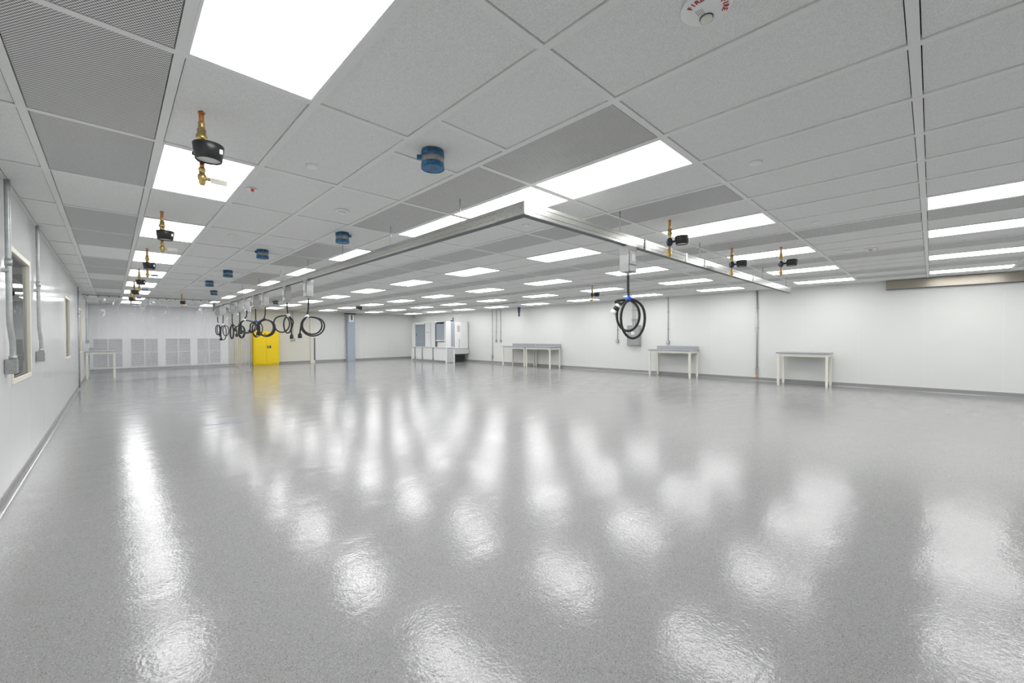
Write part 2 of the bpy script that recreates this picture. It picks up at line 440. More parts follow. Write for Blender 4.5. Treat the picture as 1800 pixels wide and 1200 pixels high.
for n, (i, j, r) in enumerate(tiles):
    if n < 300 and area(r) > 0:
        link('tile', panel_mesh('tile', r, 'tile', TZ, TZ + 0.018), ceil, ((r[0] + r[1]) / 2, (r[2] + r[3]) / 2, HCEIL))
    else:
        rest.box(r[0], r[1], r[2], r[3], HCEIL + TZ, HCEIL + TZ + 0.018)
ro = rest.build('tile_field', 'tile', ceil); ro['kind'] = 'stuff'
for i, j, r in grilles:
    link('perforated_panel', panel_mesh('perforated_panel', r, 'perforated', 0.003, 0.012), ceil, ((r[0] + r[1]) / 2, (r[2] + r[3]) / 2, HCEIL))

# ------------------------------------------------------------------ lit ceiling panels
ROWNAME = {2: 'in the row nearest the left window wall', 6: 'in the row beside the long hanging track', 10: 'in the third row from the left wall',
           14: 'in the fourth row from the left wall', 18: 'in the fifth row from the left wall', 22: 'in the row nearest the right wall'}
frame_cache = {}
def make_light(i, j, r, label):
    hx, hy = (r[1] - r[0]) / 2 + GAP - 0.0005, (r[3] - r[2]) / 2 + GAP - 0.0005
    t = thing('ceiling_light', label, 'ceiling light', ((r[0] + r[1]) / 2, (r[2] + r[3]) / 2, HCEIL), 0, 'square-edged lit ceiling panels')
    k = (round(hx, 3), round(hy, 3))
    if k not in frame_cache:
        b = 0.012; m = MB()
        m.box(-hx, hx, -hy, -hy + b, 0.001, 0.02); m.box(-hx, hx, hy - b, hy, 0.001, 0.02)
        m.box(-hx, -hx + b, -hy + b, hy - b, 0.001, 0.02); m.box(hx - b, hx, -hy + b, hy - b, 0.001, 0.02)
        d = MB().box(-hx + b, hx - b, -hy + b, hy - b, 0.004, 0.012)
        frame_cache[k] = (m.mesh('light_frame', 'white_metal'), d.mesh('diffuser', 'diffuser'))
    link('frame', frame_cache[k][0], t); link('diffuser', frame_cache[k][1], t)
    return t
bycol = {}
for i, j, r in lights: bycol.setdefault(i, []).append((j, r))
for i, L in bycol.items():
    L.sort(key=lambda q: q[0]); n = 0
    for j, r in L:
        if j == -1:
            lab = {11: 'nearest', 14: 'second nearest', 18: 'second farthest', 22: 'farthest'}[i] + ' of the long lit ceiling panels at the right edge'
            if i == 22: lab = 'lit ceiling panel just above the beige soffit, right edge'
            make_light(i, j, r, lab); continue
        if j < 0:
            make_light(i, j, r, '%s lit ceiling panel behind the camera %s' % ({-3: 'nearer', -5: 'farther'}.get(j, 'odd'), ROWNAME[i])); continue
        if i == 2 and j > 14:
            lab = 'lit ceiling panel behind the clear plastic curtain, ' + ('nearer the track' if j == 15 else 'nearer the far wall')
        else:
            lab = '%s lit ceiling panel from the camera %s' % (ORD[n], ROWNAME[i])
        n += 1
        make_light(i, j, r, lab)

# ------------------------------------------------------------------ hanging aluminium track
RZ0, RZ1 = HC + 1.0, HC + 1.113
RX0, RX1, RY0, RY1 = 2.43, 2.49, 2.335, 2.395
REND_Y, REND_X = 16.45, 11.55
trk = thing('busway_track', 'L shaped aluminium power track hung below the ceiling on thin rods', 'power track', (RX0, RY0, RZ0))
def R0(v): return (v[0] - RX0, v[1] - RY0, v[2] - RZ0)
def channel_y(y0, y1):
    m = MB(); w = RX1 - RX0; h = RZ1 - RZ0
    prof = [(0, 0), (0, h), (w, h), (w, 0), (w * .68, 0), (w * .68, .018), (w - .006, .018), (w - .006, h - .006), (.006, h - .006), (.006, .018), (w * .32, .018), (w * .32, 0)]
    m.prism(prof, 'y', y0 - RY0, y1 - RY0)
    m.box(-.004, 0, y0 - RY0, y1 - RY0, h * .28, h * .36); m.box(-.004, 0, y0 - RY0, y1 - RY0, h * .72, h * .8)
    return m
def channel_x(x0, x1):
    m = MB(); w = RY1 - RY0; h = RZ1 - RZ0
    prof = [(0, 0), (0, h), (w, h), (w, 0), (w * .68, 0), (w * .68, .018), (w - .006, .018), (w - .006, h - .006), (.006, h - .006), (.006, .018), (w * .32, .018), (w * .32, 0)]
    m.prism(prof, 'x', x0 - RX0, x1 - RX0)
    m.box(x0 - RX0, x1 - RX0, -.004, 0, h * .28, h * .36); m.box(x0 - RX0, x1 - RX0, -.004, 0, h * .72, h * .8)
    return m
channel_y(RY0, 9.4).build('track_section', 'aluminium', trk); channel_y(9.405, REND_Y).build('track_section', 'aluminium', trk)
channel_x(RX1, 5.6).build('track_section', 'aluminium', trk); channel_x(5.605, 8.6).build('track_section', 'aluminium', trk); channel_x(8.605, REND_X).build('track_section', 'aluminium', trk)
h = RZ1 - RZ0
MB().box(0, RX1 - RX0, -.004, -.0005, 0, h).build('end_plate', 'aluminium', trk)
MB().box(-.006, -.004, .0, .35, .004, h - .004).build('corner_plate', 'aluminium', trk)
for xx in (4.45, 5.6, 6.25, 8.6):
    MB().box(xx - RX0 - .015, xx - RX0 + .015, -.009, -.004, -.004, h + .004).build('joint_clip', 'grey_cover', trk)
MB().box(.002, RX1 - RX0 - .002, .002, REND_Y - RY0, -.005, -.0005).build('bottom_gasket', 'dark_grey', trk)
MB().box(RX1 - RX0, REND_X - RX0, .002, RY1 - RY0 - .002, -.005, -.0005).build('bottom_gasket', 'dark_grey', trk)
MB().box(-.03, RX1 - RX0 + .03, REND_Y - RY0, REND_Y - RY0 + .22, -.14, h + .03, .01).build('end_feed_box', 'steel_box', trk)
for yy in (3.24, 4.64, 6.1, 7.6, 9.2, 10.9, 12.6, 14.3, 15.9):
    MB().cyl((RX0 + .03 - RX0, yy - RY0, h), (.03, yy - RY0, HCEIL - RZ0 + .01), .005, n=8).build('hanger_rod', 'galvanised', trk)
for xx in (3.95, 6.14, 9.33, 11.2):
    MB().cyl((xx - RX0, .03, h), (xx - RX0, .03, HCEIL - RZ0 + .01), .005, n=8).build('hanger_rod', 'galvanised', trk)

# ------------------------------------------------------------------ power drops hanging from the track
BOXM = {}
def drop_box(t, along):
    """tap-off box below the track; built for a track along Y (along=0) or X (along=1); origin at track underside."""
    rz = 0 if along == 0 else PI / 2
    if 'b' not in BOXM:
        m = MB(); m.prism([(-.085, 0), (.085, 0), (.09, -.03), (.078, -.10), (.085, -.20), (.08, -.285), (-.08, -.285), (-.085, -.20), (-.078, -.10), (-.09, -.03)], 'x', -.055, .055)
        BOXM['b'] = m.mesh('tap_box_housing', 'grey_plastic')
        m = MB().box(-.066, -.055, -.06, .06, -.20, -.06, .004); BOXM['c'] = m.mesh('tap_box_cover', 'grey_cover')
        m = MB().box(-.073, -.066, -.03, .03, -.17, -.09, .003); BOXM['d'] = m.mesh('breaker_window', 'white_metal')
        m = MB().box(-.062, -.055, -.075, .075, -.28, -.215, .004); BOXM['e'] = m.mesh('lower_cover', 'grey_cover')
        m = MB().box(-.02, .02, -.05, .05, -.004, .001); BOXM['f'] = m.mesh('stab_head', 'dark_slot')
        m = MB().lathe([(.014, -.28), (.018, -.285), (.018, -.305), (.012, -.32)], n=14); BOXM['g'] = m.mesh('strain_relief', 'grey_cover')
    h_ = link('housing', BOXM['b'], t, (0, 0, 0), rz)
    cv = link('cover', BOXM['c'], h_); link('breaker_window', BOXM['d'], cv)
    link('lower_cover', BOXM['e'], h_); link('stab_head', BOXM['f'], t, (0, 0, 0), rz); link('strain_relief', BOXM['g'], t)

def power_drop(loc, along, u0, vbox, tie, loops, plug, label, tiecol='white_tie', rc=0.013, bigplug=False):
    """loops: (cx, cz, a, b, start_angle, turns, tilt) in metres from the box origin in the plane facing the room's near end."""
    t = thing('power_drop', label, 'power cord', loc, 0, 'cords hanging from the aluminium track')
    drop_box(t, along)
    d = Vector((loc[0], loc[1], 0)).normalized(); e = Vector((d.y, -d.x, 0)); z = Vector((0, 0, 1))
    def W(x, zz, q=0.0): return e * x + z * zz + d * q
    cord = MB()
    cord.tube(catmull([W(0, -.30), W(0, -.36), W(tie[0] * .15, (-.30 + tie[1]) / 2 - .03), W(tie[0] * .7, tie[1] + .05), W(tie[0], tie[1])], 6), rc)
    for k, (cx, cz, a, b, yawk) in enumerate(loops):
        pts = []
        for s in range(33):
            an = PI / 2 + 2 * PI * s / 32
            px = cx + a * math.cos(an); pz = cz + b * math.sin(an)
            # pull the top of the loop to the tie
            wgt = max(0, math.sin(an)) ** 6
            px = px * (1 - wgt) + tie[0] * wgt; pz = pz * (1 - wgt) + (tie[1] - .01) * wgt
            pts.append(W(px, pz, 0.02 * (k - .5) + yawk * math.cos(an) * a))
        cord.tube(pts, rc)
    p = plug
    cord.tube(catmull([W(tie[0], tie[1]), W(tie[0] * .6 + p[0] * .4 + p[2], tie[1] * .72 + p[1] * .28, .03), W(p[0] * .92 + tie[0] * .08, p[1] * .7 + tie[1] * .3, .03), W(p[0], p[1] + .02, .03)], 7), rc)
    cord.build('cord', 'rubber', t)
    tm = MB(); tm.cyl(W(tie[0] - .025, tie[1] - .022), W(tie[0] + .025, tie[1] + .022), .03, n=12); tm.build('cable_tie', tiecol, t)
    pl = MB()
    if bigplug:
        a = W(p[0], p[1] + .02, .03); dr = W(-.055, -.07).normalized()
        pl.cyl(a - dr * .03, a, .026, n=16); pl.cyl(a + dr * .03, a + dr * .075, .03, .034, n=16)
        o = pl.build('plug', 'black_plastic', t)
        MB().cyl(a, a + dr * .03, .035, n=16).build('plug_collar', 'white_tie', o)
        MB().cyl(a + dr * .075, a + dr * .12, .034, n=16).build('plug_face', 'white_tie', o)
    else:
        a = W(p[0], p[1], .03)
        pl.cyl(a + z * .03, a, .02, .032, n=14); pl.cyl(a, a - z * .055, .034, n=14)
        o = pl.build('plug', 'black_plastic', t)
        MB().cyl(a - z * .055, a - z * .068, .03, n=14).build('plug_face', 'gauge_face', o)
    return t
Z0 = RZ0 - .011
LX = 2.46
def PD(Y, pm, u, tie, loops, plug, label, **k):
    """measured in the photo's pixels round the cord, pm = pixels per metre there; vertical datum = underside of the track."""
    vt = HC; depth_v = lambda v: None
    loc = (LX, Y, Z0)
    pr = project(loc)
    cv = lambda x, v: ((x - u) / pm, -(v - pr[1]) / pm)
    tie2 = cv(*tie)
    lp = [(*cv((x0 + x1) / 2, (v0 + v1) / 2), (x1 - x0) / 2 / pm, (v1 - v0) / 2 / pm, yw) for x0, x1, v0, v1, yw in loops]
    pg = cv(*plug[:2])
    return power_drop(loc, 0, u, 0, tie2, lp, (*pg, plug[2]), label, **k)
PD(7.59, 100.6, 543, (540.5, 556), [(531, 568, 554, 590, .1), (533, 564, 555, 587, -.1)], (529, 588, -.03), 'round cord coil with white tie, nearest drop on the long track')
PD(8.81, 89.7, 505.4, (507, 554), [(485, 509, 553, 583.5, .2), (500, 512, 555, 585, .3)], (512, 590, .06), 'cord in one wide and one narrow loop, second drop along the track')
PD(10.40, 78.5, 467, (465, 561), [(455, 482, 560, 591, .1), (457, 480, 561, 590, -.2), (454, 479, 560, 589, .2)], (455.5, 585, -.04), 'thick round cord coil hanging before the right half of the yellow cabinet', tiecol='rubber')
PD(11.26, 73.6, 450, (450, 564.5), [(444.5, 460, 564, 591, .3), (445, 456, 564, 592, -.3)], (441, 581, -.05), 'cord coil with blue tie, fourth drop along the track', tiecol='blue_tie')
PD(12.15, 69.1, 434.5, (430.5, 562.5), [(423, 449, 561.5, 585.5, .2), (424, 447, 562, 584, -.1)], (426, 583, -.04), 'wide cord loop hanging before the folded plastic curtain')
PD(12.95, 65.5, 422, (421.5, 571), [(419.5, 429.5, 571, 594, .6), (421, 428, 572, 592, -.4)], (417, 588, -.05), 'narrow cord coil with plug on its left, sixth drop along the track', tiecol='rubber')
PD(13.91, 61.6, 408.7, (409, 571), [(405, 411, 571, 595, .8), (406, 410, 572, 594, -.6)], (412.5, 579, .05), 'tight edge-on cord coil with plug on its right', tiecol='rubber')
PD(15.26, 56.9, 392.5, (392, 570.5), [(388.5, 397, 571, 597, .3), (392, 400.5, 571, 590, .4)], (389, 595, -.02), 'open cord loops, second last drop on the long track')
PD(16.16, 54.2, 383, (384, 569.5), [(380, 386, 570, 588.5, .4), (382, 387, 571, 588, -.5)], (386.5, 588.5, .03), 'last small cord coil at the far end of the track')
# the single drop on the short arm
pm = 156.6; loc = (4.12, 2.365, Z0); pr = project(loc); u = 1104
cvf = lambda x, v: ((x - u) / pm, -(v - pr[1]) / pm)
lp = [(*cvf((a + b) / 2, (c + d) / 2), (b - a) / 2 / pm, (d - c) / 2 / pm, yw) for a, b, c, d, yw in ((1092, 1132, 523, 593, .15), (1085, 1123, 526, 580, -.1))]
power_drop(loc, 1, u, 0, cvf(1105, 524), lp, (*cvf(1089, 537), -.10), 'cord loop with blue tie and white faced plug, right arm of the track', tiecol='blue_tie', rc=.014, bigplug=True)

# ------------------------------------------------------------------ compressed air drops
AIR = {}
def air_drop(x, y, label, handle='ivory', style=0, first=[None]):
    t = thing('air_drop', label, 'pipe valve', (x, y, HCEIL), 0, 'copper and brass air drops')
    key = (style, handle)
    if key not in AIR:
        d = {}
        d['copper'] = MB().cyl((0, 0, .02), (0, 0, -.062), .0135, n=18).mesh('copper_pipe', 'copper'); d['low'] = MB().cyl((0, 0, -.29), (0, 0, -.33), .0125, n=16).mesh('lower_pipe', 'copper')
        d['esc'] = MB().lathe([(.018, .002), (.018, -.004), (.015, -.006), (.014, .002)], n=20).mesh('escutcheon', 'copper')
        d['fit'] = MB().lathe([(.0145, -.055), (.018, -.058), (.018, -.068), (.0155, -.072), (.0175, -.088), (.016, -.094), (.0225, -.098), (.0225, -.132), (.029, -.136), (.029, -.156), (.024, -.160), (.022, -.178), (.018, -.20), (.016, -.255)], n=14).mesh('union_fitting', 'brass')
        d['reg'] = MB().lathe([(.016, -.2), (.03, -.21), (.036, -.225), (.04, -.245), (.04, -.262), (.03, -.275), (.026, -.29), (.016, -.295)], n=12).box(-.048, .048, -.012, .012, -.262, -.244, .003).mesh('regulator', 'navy')
        # hollow tapered cup open at the bottom with a dial inside
        oy = -.105 if style == 0 else -.135; zc = -.028 if style == 0 else -.008
        d['cup'] = MB().lathe([(.0, -.2), (.074, -.192), (.077, -.195), (.074, -.225), (.066, -.283), (.059, -.285), (.067, -.225), (.068, -.200), (.0, -.207)][1:8], c=(.018, oy, zc), n=36, closed=True).mesh('gauge_cup', 'black_plastic')
        d['dial'] = MB().lathe([(.060, -.272), (.060, -.276)], c=(.018, oy, zc), n=32).mesh('dial', 'gauge_face')
        d['stub'] = MB().cyl((0, -.01, -.248), (.01, oy + .06, -.248), .013, n=12).mesh('gauge_stub', 'navy')
        d['tag'] = MB().box(.062, .078, oy - .062, oy - .054, zc - .25, zc - .222, .002).mesh('paper_tag', 'white_tie')
        d['valve'] = MB().lathe([(.013, -.325), (.019, -.33), (.019, -.345), (.016, -.348), (.016, -.365), (.022, -.37), (.024, -.385), (.022, -.40), (.017, -.405), (.017, -.42), (.012, -.43)], n=12).cyl((0, 0, -.388), (.036, 0, -.388), .011, n=10).mesh('ball_valve', 'brass')
        d['lever'] = MB().box(.034, .042, -.011, .011, -.399, -.377, .003).box(.042, .125, -.004, .004, -.408, -.376).mesh('lever', handle)
        d['wire'] = MB().tube(catmull([(-.02, 0, -.19), (-.05, 0, -.2), (-.055, 0, -.225), (-.075, 0, -.24), (-.07, 0, -.275)], 5), .0025, 6).mesh('tag_wire', 'white_tie')
        AIR[key] = d
    d = AIR[key]
    link('copper_pipe', d['copper'], t); link('lower_pipe', d['low'], t); link('escutcheon', d['esc'], t); link('union_fitting', d['fit'], t); link('regulator', d['reg'], t); 
    c = link('gauge_cup', d['cup'], t); link('dial', d['dial'], c); link('paper_tag', d['tag'], c); link('gauge_stub', d['stub'], t)
    v = link('ball_valve', d['valve'], t); lv = link('lever', d['lever'], v)
    if style == 1: link('tag_wire', d['wire'], t); lv.rotation_euler = (0, 0, PI)
    return t
for n, yy in enumerate((3.07, 5.78, 8.35, 10.9, 13.35, 15.75)):
    air_drop(0.40, yy, '%s copper air drop from the camera along the left row of lights' % ORD[n], 'ivory' if n < 2 else 'blue_handle')
air_drop(1.57, 16.3, 'lone copper air drop right of the left row, near the curtain track')
air_drop(4.69, 2.15, 'copper air drop with black gauge, nearest by the short track arm', 'brass', 1)
air_drop(6.89, 2.17, 'copper air drop with black gauge overlapping the track end', 'brass', 1)
air_drop(7.36, 1.62, 'copper air drop with black gauge, right of the track and clear of it', 'brass', 1)
air_drop(9.22, 6.36, 'small far copper air drop left of the blue tied cord', 'brass', 1)

# ------------------------------------------------------------------ blue taped duct stubs
STUB = {}
def duct_stub(x, y, label, rz=0.0):
    if not STUB:
        STUB['pipe'] = MB().lathe([(.080, .01), (.080, -.120), (.072, -.120), (.072, .01)], n=32, closed=True).mesh('duct_pipe', 'duct_metal')
        STUB['top'] = MB().lathe([(.0825, -.004), (.0835, -.03), (.0825, -.040), (.0808, -.040), (.0808, -.004)], n=32, closed=True).mesh('tape_band', 'blue_tape')
        STUB['low'] = MB().lathe([(.082, -.085), (.084, -.10), (.0835, -.124), (.081, -.124), (.081, -.085)], n=32, closed=True).mesh('tape_band', 'blue_tape')
        STUB['film'] = MB().lathe([(.081, -.1205), (.06, -.118), (.03, -.122), (.01, -.119), (.008, -.1185), (.008, -.117), (.03, -.119), (.06, -.116), (.081, -.1185)][:5], n=24).mesh('film', 'blue_tape')
        m = MB(); m.box(-.115, -.08, -.004, .004, -.055, -.02); STUB['flap'] = m.mesh('tape_flap', 'blue_tape')
    t = thing('duct_stub', label, 'duct stub', (x, y, HCEIL), rz, 'blue taped duct stubs')
    for nm, k in (('duct_pipe', 'pipe'), ('tape_band', 'top'), ('tape_band', 'low'), ('end_film', 'film'), ('tape_flap', 'flap')): link(nm, STUB[k], t)
for x_, y_, lab, rz in ((1.69, 2.55, 'largest blue taped round duct stub, nearest the camera', -.75), (2.16, 5.36, 'second blue taped duct stub, in front of a perforated panel', 2.4), (1.69, 7.27, 'third blue taped duct stub from the camera', .3),
                    (1.70, 9.98, 'fourth blue taped duct stub from the camera', .8), (1.69, 12.10, 'fifth small blue taped duct stub, far left of the track', 1.3), (2.13, 14.5, 'tiny blue taped duct stub just above the track end', .5), (4.39, 17.1, 'far blue taped duct stub above the cord coils, right of track', .1)):
    duct_stub(x_, y_, lab, rz)

# ------------------------------------------------------------------ sprinkler caps, detectors, strobes
capm = None
def cap(x, y, label, r=.042):
    o = MB().lathe([(r + .006, 0.004), (r + .006, -.003), (r, -.005), (r, -.009), (r - .004, -.011)], n=28).build('sprinkler_cap', 'white_metal', None, (x, y, HCEIL + .003))
    tag(o, label, 'sprinkler cap', 'white sprinkler cover caps')
cap(1.15, 3.43, 'round white sprinkler cap between the near light and the blue stub')
cap(1.16, 6.48, 'small white sprinkler cap farther along, left of the blue stubs')
cap(3.62, .97, 'white sprinkler cap in the plain tiles right of the big lights')
cap(3.62, 3.45, 'white sprinkler cap framed by the corner of the track')
cap(6.03, .97, 'white sprinkler cap beside the right perforated strip')
cap(8.44, .95, 'farthest white sprinkler cap on the right ceiling')
det = thing('smoke_detector', 'white round smoke detector on tile left of the perforated panels', 'smoke detector', (1.78, 4.42, HCEIL + .004))
MB().lathe([(.07, 0), (.07, -.006), (.06, -.012), (.05, -.014)], n=32).build('base', 'white_metal', det)
MB().lathe([(.036, -.012), (.036, -.03), (.03, -.036), (.012, -.038)], n=28).build('sensor_head', 'white_metal', det)
rs = thing('ceiling_sensor', 'small ceiling sensor with red mark beside the second light', 'sensor', (.93, 4.34, HCEIL + .004))
MB().lathe([(.05, 0), (.05, -.004), (.045, -.006)], n=28).build('plate', 'white_metal', rs)
MB().lathe([(.014, -.004), (.014, -.02), (.008, -.026)], c=(.0, -.02, 0), n=14).build('indicator', 'tag_red', rs)

def glyph(ch, size, m):
    cu = bpy.data.curves.new('glyph', 'FONT'); cu.body = ch; cu.size = size; cu.extrude = .0006; cu.align_x = 'CENTER'; cu.offset = size * .025
    o = bpy.data.objects.new('glyph', cu); C.objects.link(o)
    bpy.context.view_layer.update()
    me = bpy.data.meshes.new_from_object(o.evaluated_get(bpy.context.evaluated_depsgraph_get()))
    bpy.data.objects.remove(o, do_unlink=True); me.materials.clear(); me.materials.append(MATS[m]); return me
GL = {ch: glyph(ch, .029, 'red') for ch in 'FIRE'}
def strobe(x, y, label, base_ang):
    t = thing('fire_strobe', label, 'fire alarm', (x, y, HCEIL + .003))
    b = MB().lathe([(.098, 0.002), (.098, -.006), (.092, -.012), (.078, -.015), (.03, -.017)], n=48).build('housing', 'white_paint', t)
    MB().lathe([(.024, -.016), (.024, -.03), (.016, -.036), (.006, -.037)], c=(.035, .012, 0), n=24).build('lens', 'lens', t)
    MB().lathe([(.027, -.0165), (.027, -.021), (.0245, -.021), (.0245, -.0165)], c=(.035, .012, 0), n=24, closed=True).build('lens_ring', 'dark_grey', t)
    m = MB()
    for a in range(-3, 4):
        for c_ in range(-2, 3): m.cyl((-.012 + a * .005, .02 + c_ * .006, -.018), (-.012 + a * .005, .02 + c_ * .006, -.0155), .0013, n=6)
    m.build('speaker_holes', 'dark_grey', t)
    for half in (0, 2.085):
        for k, ch in enumerate('FIRE'):
            # seen from below: the letters run clockwise in the photo with their tops outward
            an = base_ang + half + (k - 1.5) * .25
            o = link('letter_' + ch.lower(), GL[ch], t)
            rad = Vector((math.cos(an), math.sin(an), 0)); up = rad; nrm = Vector((0, 0, -1)); rt = up.cross(nrm)
            o.matrix_local = Matrix(((rt.x, up.x, nrm.x, rad.x * .062), (rt.y, up.y, nrm.y, rad.y * .062), (rt.z, up.z, nrm.z, -.0165), (0, 0, 0, 1)))
strobe(1.762, .655, 'round white fire strobe lettered FIRE at the top edge', 2.9)
strobe(8.50, .66, 'far round fire strobe with red lettering over the right ceiling', 2.9)

# dark items high up at the far end
sp = thing('ceiling_speaker', 'small black cone shaped speaker hung beside a far light', 'speaker', (7.75, 17.5, HCEIL))
MB().cyl((0, 0, 0), (0, 0, -.05), .012, n=10).build('stem', 'black_plastic', sp)
MB().cyl((-.14, .0, -.06), (.10, -.02, -.10), .035, .08, n=20).build('horn', 'black_plastic', sp)
sl = thing('ceiling_band', 'dark slot across the far ceiling before the right wall', 'vent', (11.5, 12.4, HCEIL))
MB().box(-.08, .08, -.75, .75, -.012, -.002).build('band', 'dark_slot', sl)  # flat dark strip set just under the tiles, between two pale bars
MB().box(-.10, -.08, -.77, .77, -.014, 0.0).build('band_edge', 'tee', sl); MB().box(.08, .10, -.77, .77, -.014, 0.0).build('band_edge', 'tee', sl)

# ------------------------------------------------------------------ conduits and boxes on the left wall
def strap(t, x, y, z, r, sx):
    MB().box(min(x, x + sx * (r + .006)), max(x, x + sx * (r + .006)), y - r - .02, y + r + .02, z - .012, z + .012, .002).build('strap', 'galvanised', t)
def conduit_left(y, zb, label, r=.017, box=True, off=.03, depth=.068):
    t = thing('conduit', label, 'conduit', (XL, y, 0), 0, 'wall conduits')
    xo = r + .012
    if box:
        MB().tube(catmull([(xo, 0, HCEIL), (xo, 0, 2.3), (xo, 0, 1.75), (xo, .005, 1.52), (xo + .006, off * .5, 1.42), (xo + .012, off, 1.32), (xo + .012, off, zb + .12)], 6), r, 12).build('pipe', 'galvanised', t)
        b = MB().box(.002, depth, off - .06, off + .06, zb, zb + .125, .004).build('junction_box', 'steel_box', t)
        for zz in (zb + .02, zb + .09): MB().cyl((depth - .002, off - .02, zz), (depth + .003, off - .02, zz), .010, n=12).build('knockout', 'steel_box', b)
        MB().box(.012, depth - .01, off + .06, off + .085, zb + .015, zb + .11, .003).build('outlet', 'dark_grey', t)
        MB().cyl((xo + .012, off, zb + .122), (xo + .012, off, zb + .155), r + .006, n=12).build('connector', 'galvanised', t)
    else:
        MB().cyl((xo, 0, HCEIL), (xo, 0, zb), r, n=12).build('pipe', 'galvanised', t)
    strap(t, 0, 0, 1.95, r + .012, 1)
    MB().cyl((xo, 0, 1.99), (xo, 0, 2.05), r + .004, n=12).build('coupling', 'galvanised', t)
    return t
conduit_left(5.50, 1.07, 'thick conduit with junction box at the left edge, before the near window', .019)
conduit_left(7.52, 1.09, 'conduit with grey box just past the near window', .017)
conduit_left(15.85, .05, 'straight conduit to the floor before the farthest window', .016, box=False)
c = conduit_left(20.6, 1.28, 'far conduit on the left wall above the bench', .016, box=False)
MB().box(.002, .09, -.06, .06, 1.18, 1.30, .004).build('outlet_box', 'steel_box', c)

# ------------------------------------------------------------------ right wall conduits, panel, soffit
def conduit_right(y, zb, label, r=.014, boxh=.11, foot=False):
    t = thing('conduit', label, 'conduit', (XR, y, 0), 0, 'wall conduits')
    xo = -(r + .012)
    MB().cyl((xo, 0, HCEIL), (xo, 0, zb + (boxh if not foot else .1)), r, n=12).build('pipe', 'galvanised', t)
    if not foot:
        MB().box(-.055, -.002, -.055, .055, zb, zb + boxh, .004).build('outlet_box', 'steel_box', t)
        MB().box(-.06, -.055, -.035, .035, zb + .015, zb + boxh - .015, .002).build('cover_plate', 'grey_cover', t)
        MB().cyl((xo, 0, zb + boxh), (xo, 0, zb + boxh + .03), r + .006, n=12).build('connector', 'galvanised', t)
    else:
        MB().box(-.05, -.002, -.04, .04, zb + .09, zb + .30, .004).build('conduit_body', 'galvanised', t)
        MB().cyl((xo, 0, zb + .09), (xo, 0, zb), r, n=12).build('foot_cap', 'orange', t)
    for zz in (1.6, 2.2): strap(t, -.002, 0, zz, r + .01, -1)
    return t
MB_ = None
conduit_right(15.67, 0.12, 'thin dark conduit to the floor right of the white hoods', .012, foot=True)
conduit_right(15.38, 1.08, 'left of the two short twin conduits with outlet boxes', .012)
conduit_right(15.05, 1.08, 'right of the two short twin conduits with outlet boxes', .012)
conduit_right(8.43, 1.12, 'conduit with outlet box seen left of the grey electrical panel', .012)
conduit_right(6.43, 1.09, 'conduit with outlet box above the bench with backsplash', .013)
conduit_right(3.67, .11, 'thick conduit to the floor between the two nearest benches', .020, foot=True)
ep = thing('electrical_panel', 'grey electrical panel box on the right wall behind the cord loop', 'electrical panel', (XR, 7.70, 1.02))
MB().box(-.16, -.002, -.25, .25, 0, .74, .006).build('enclosure', 'steel_box', ep)
d_ = MB().box(-.172, -.16, -.235, .235, .02, .72, .004).build('door', 'steel_box', ep)
MB().box(-.185, -.172, -.21, -.185, .30, .38, .003).build('latch', 'dark_grey', d_)
MB().box(-.174, -.172, -.06, .07, .40, .50).build('label_plate', 'white_tie', d_)
MB().box(-.1745, -.174, -.05, .0, .42, .44).build('label_print', 'tag_red', d_)
for yy in (-.03, .06): MB().cyl((-.05, yy, .74), (-.05, yy, HCEIL - 1.02), .014, n=12).build('conduit_pipe', 'galvanised', ep)
for zz in (.95, 1.3): MB().box(-.075, -.002, -.09, .12, zz, zz + .025).build('strut', 'galvanised', ep)
so = thing('soffit_beam', 'beige metal beam along the top of the right wall', 'beam', (XR, .80, HCEIL - .225))
MB().box(-.12, -.002, -6.3, 0, 0.012, .222).build('face', 'soffit', so)
MB().box(-.125, -.002, -6.3, 0, -.0, .012).build('bottom_lip', 'dark_grey', so)
pst = thing('pipe_stub', 'dark pipe stub with blue tape high on the right wall', 'pipe', (13.55, 13.4, HCEIL))
MB().lathe([(.07, 0), (.07, -.1), (.065, -.1), (.065, 0)], n=20, closed=True).build('tape_band', 'blue_tape', pst)
MB().lathe([(.062, -.02), (.062, -.24), (.04, -.25), (.04, -.42), (.03, -.43)], n=18).build('pipe', 'dark_grey', pst)
MB().box(-.02, .02, .04, .14, -.36, -.34, .004).build('handle', 'white_metal', pst)

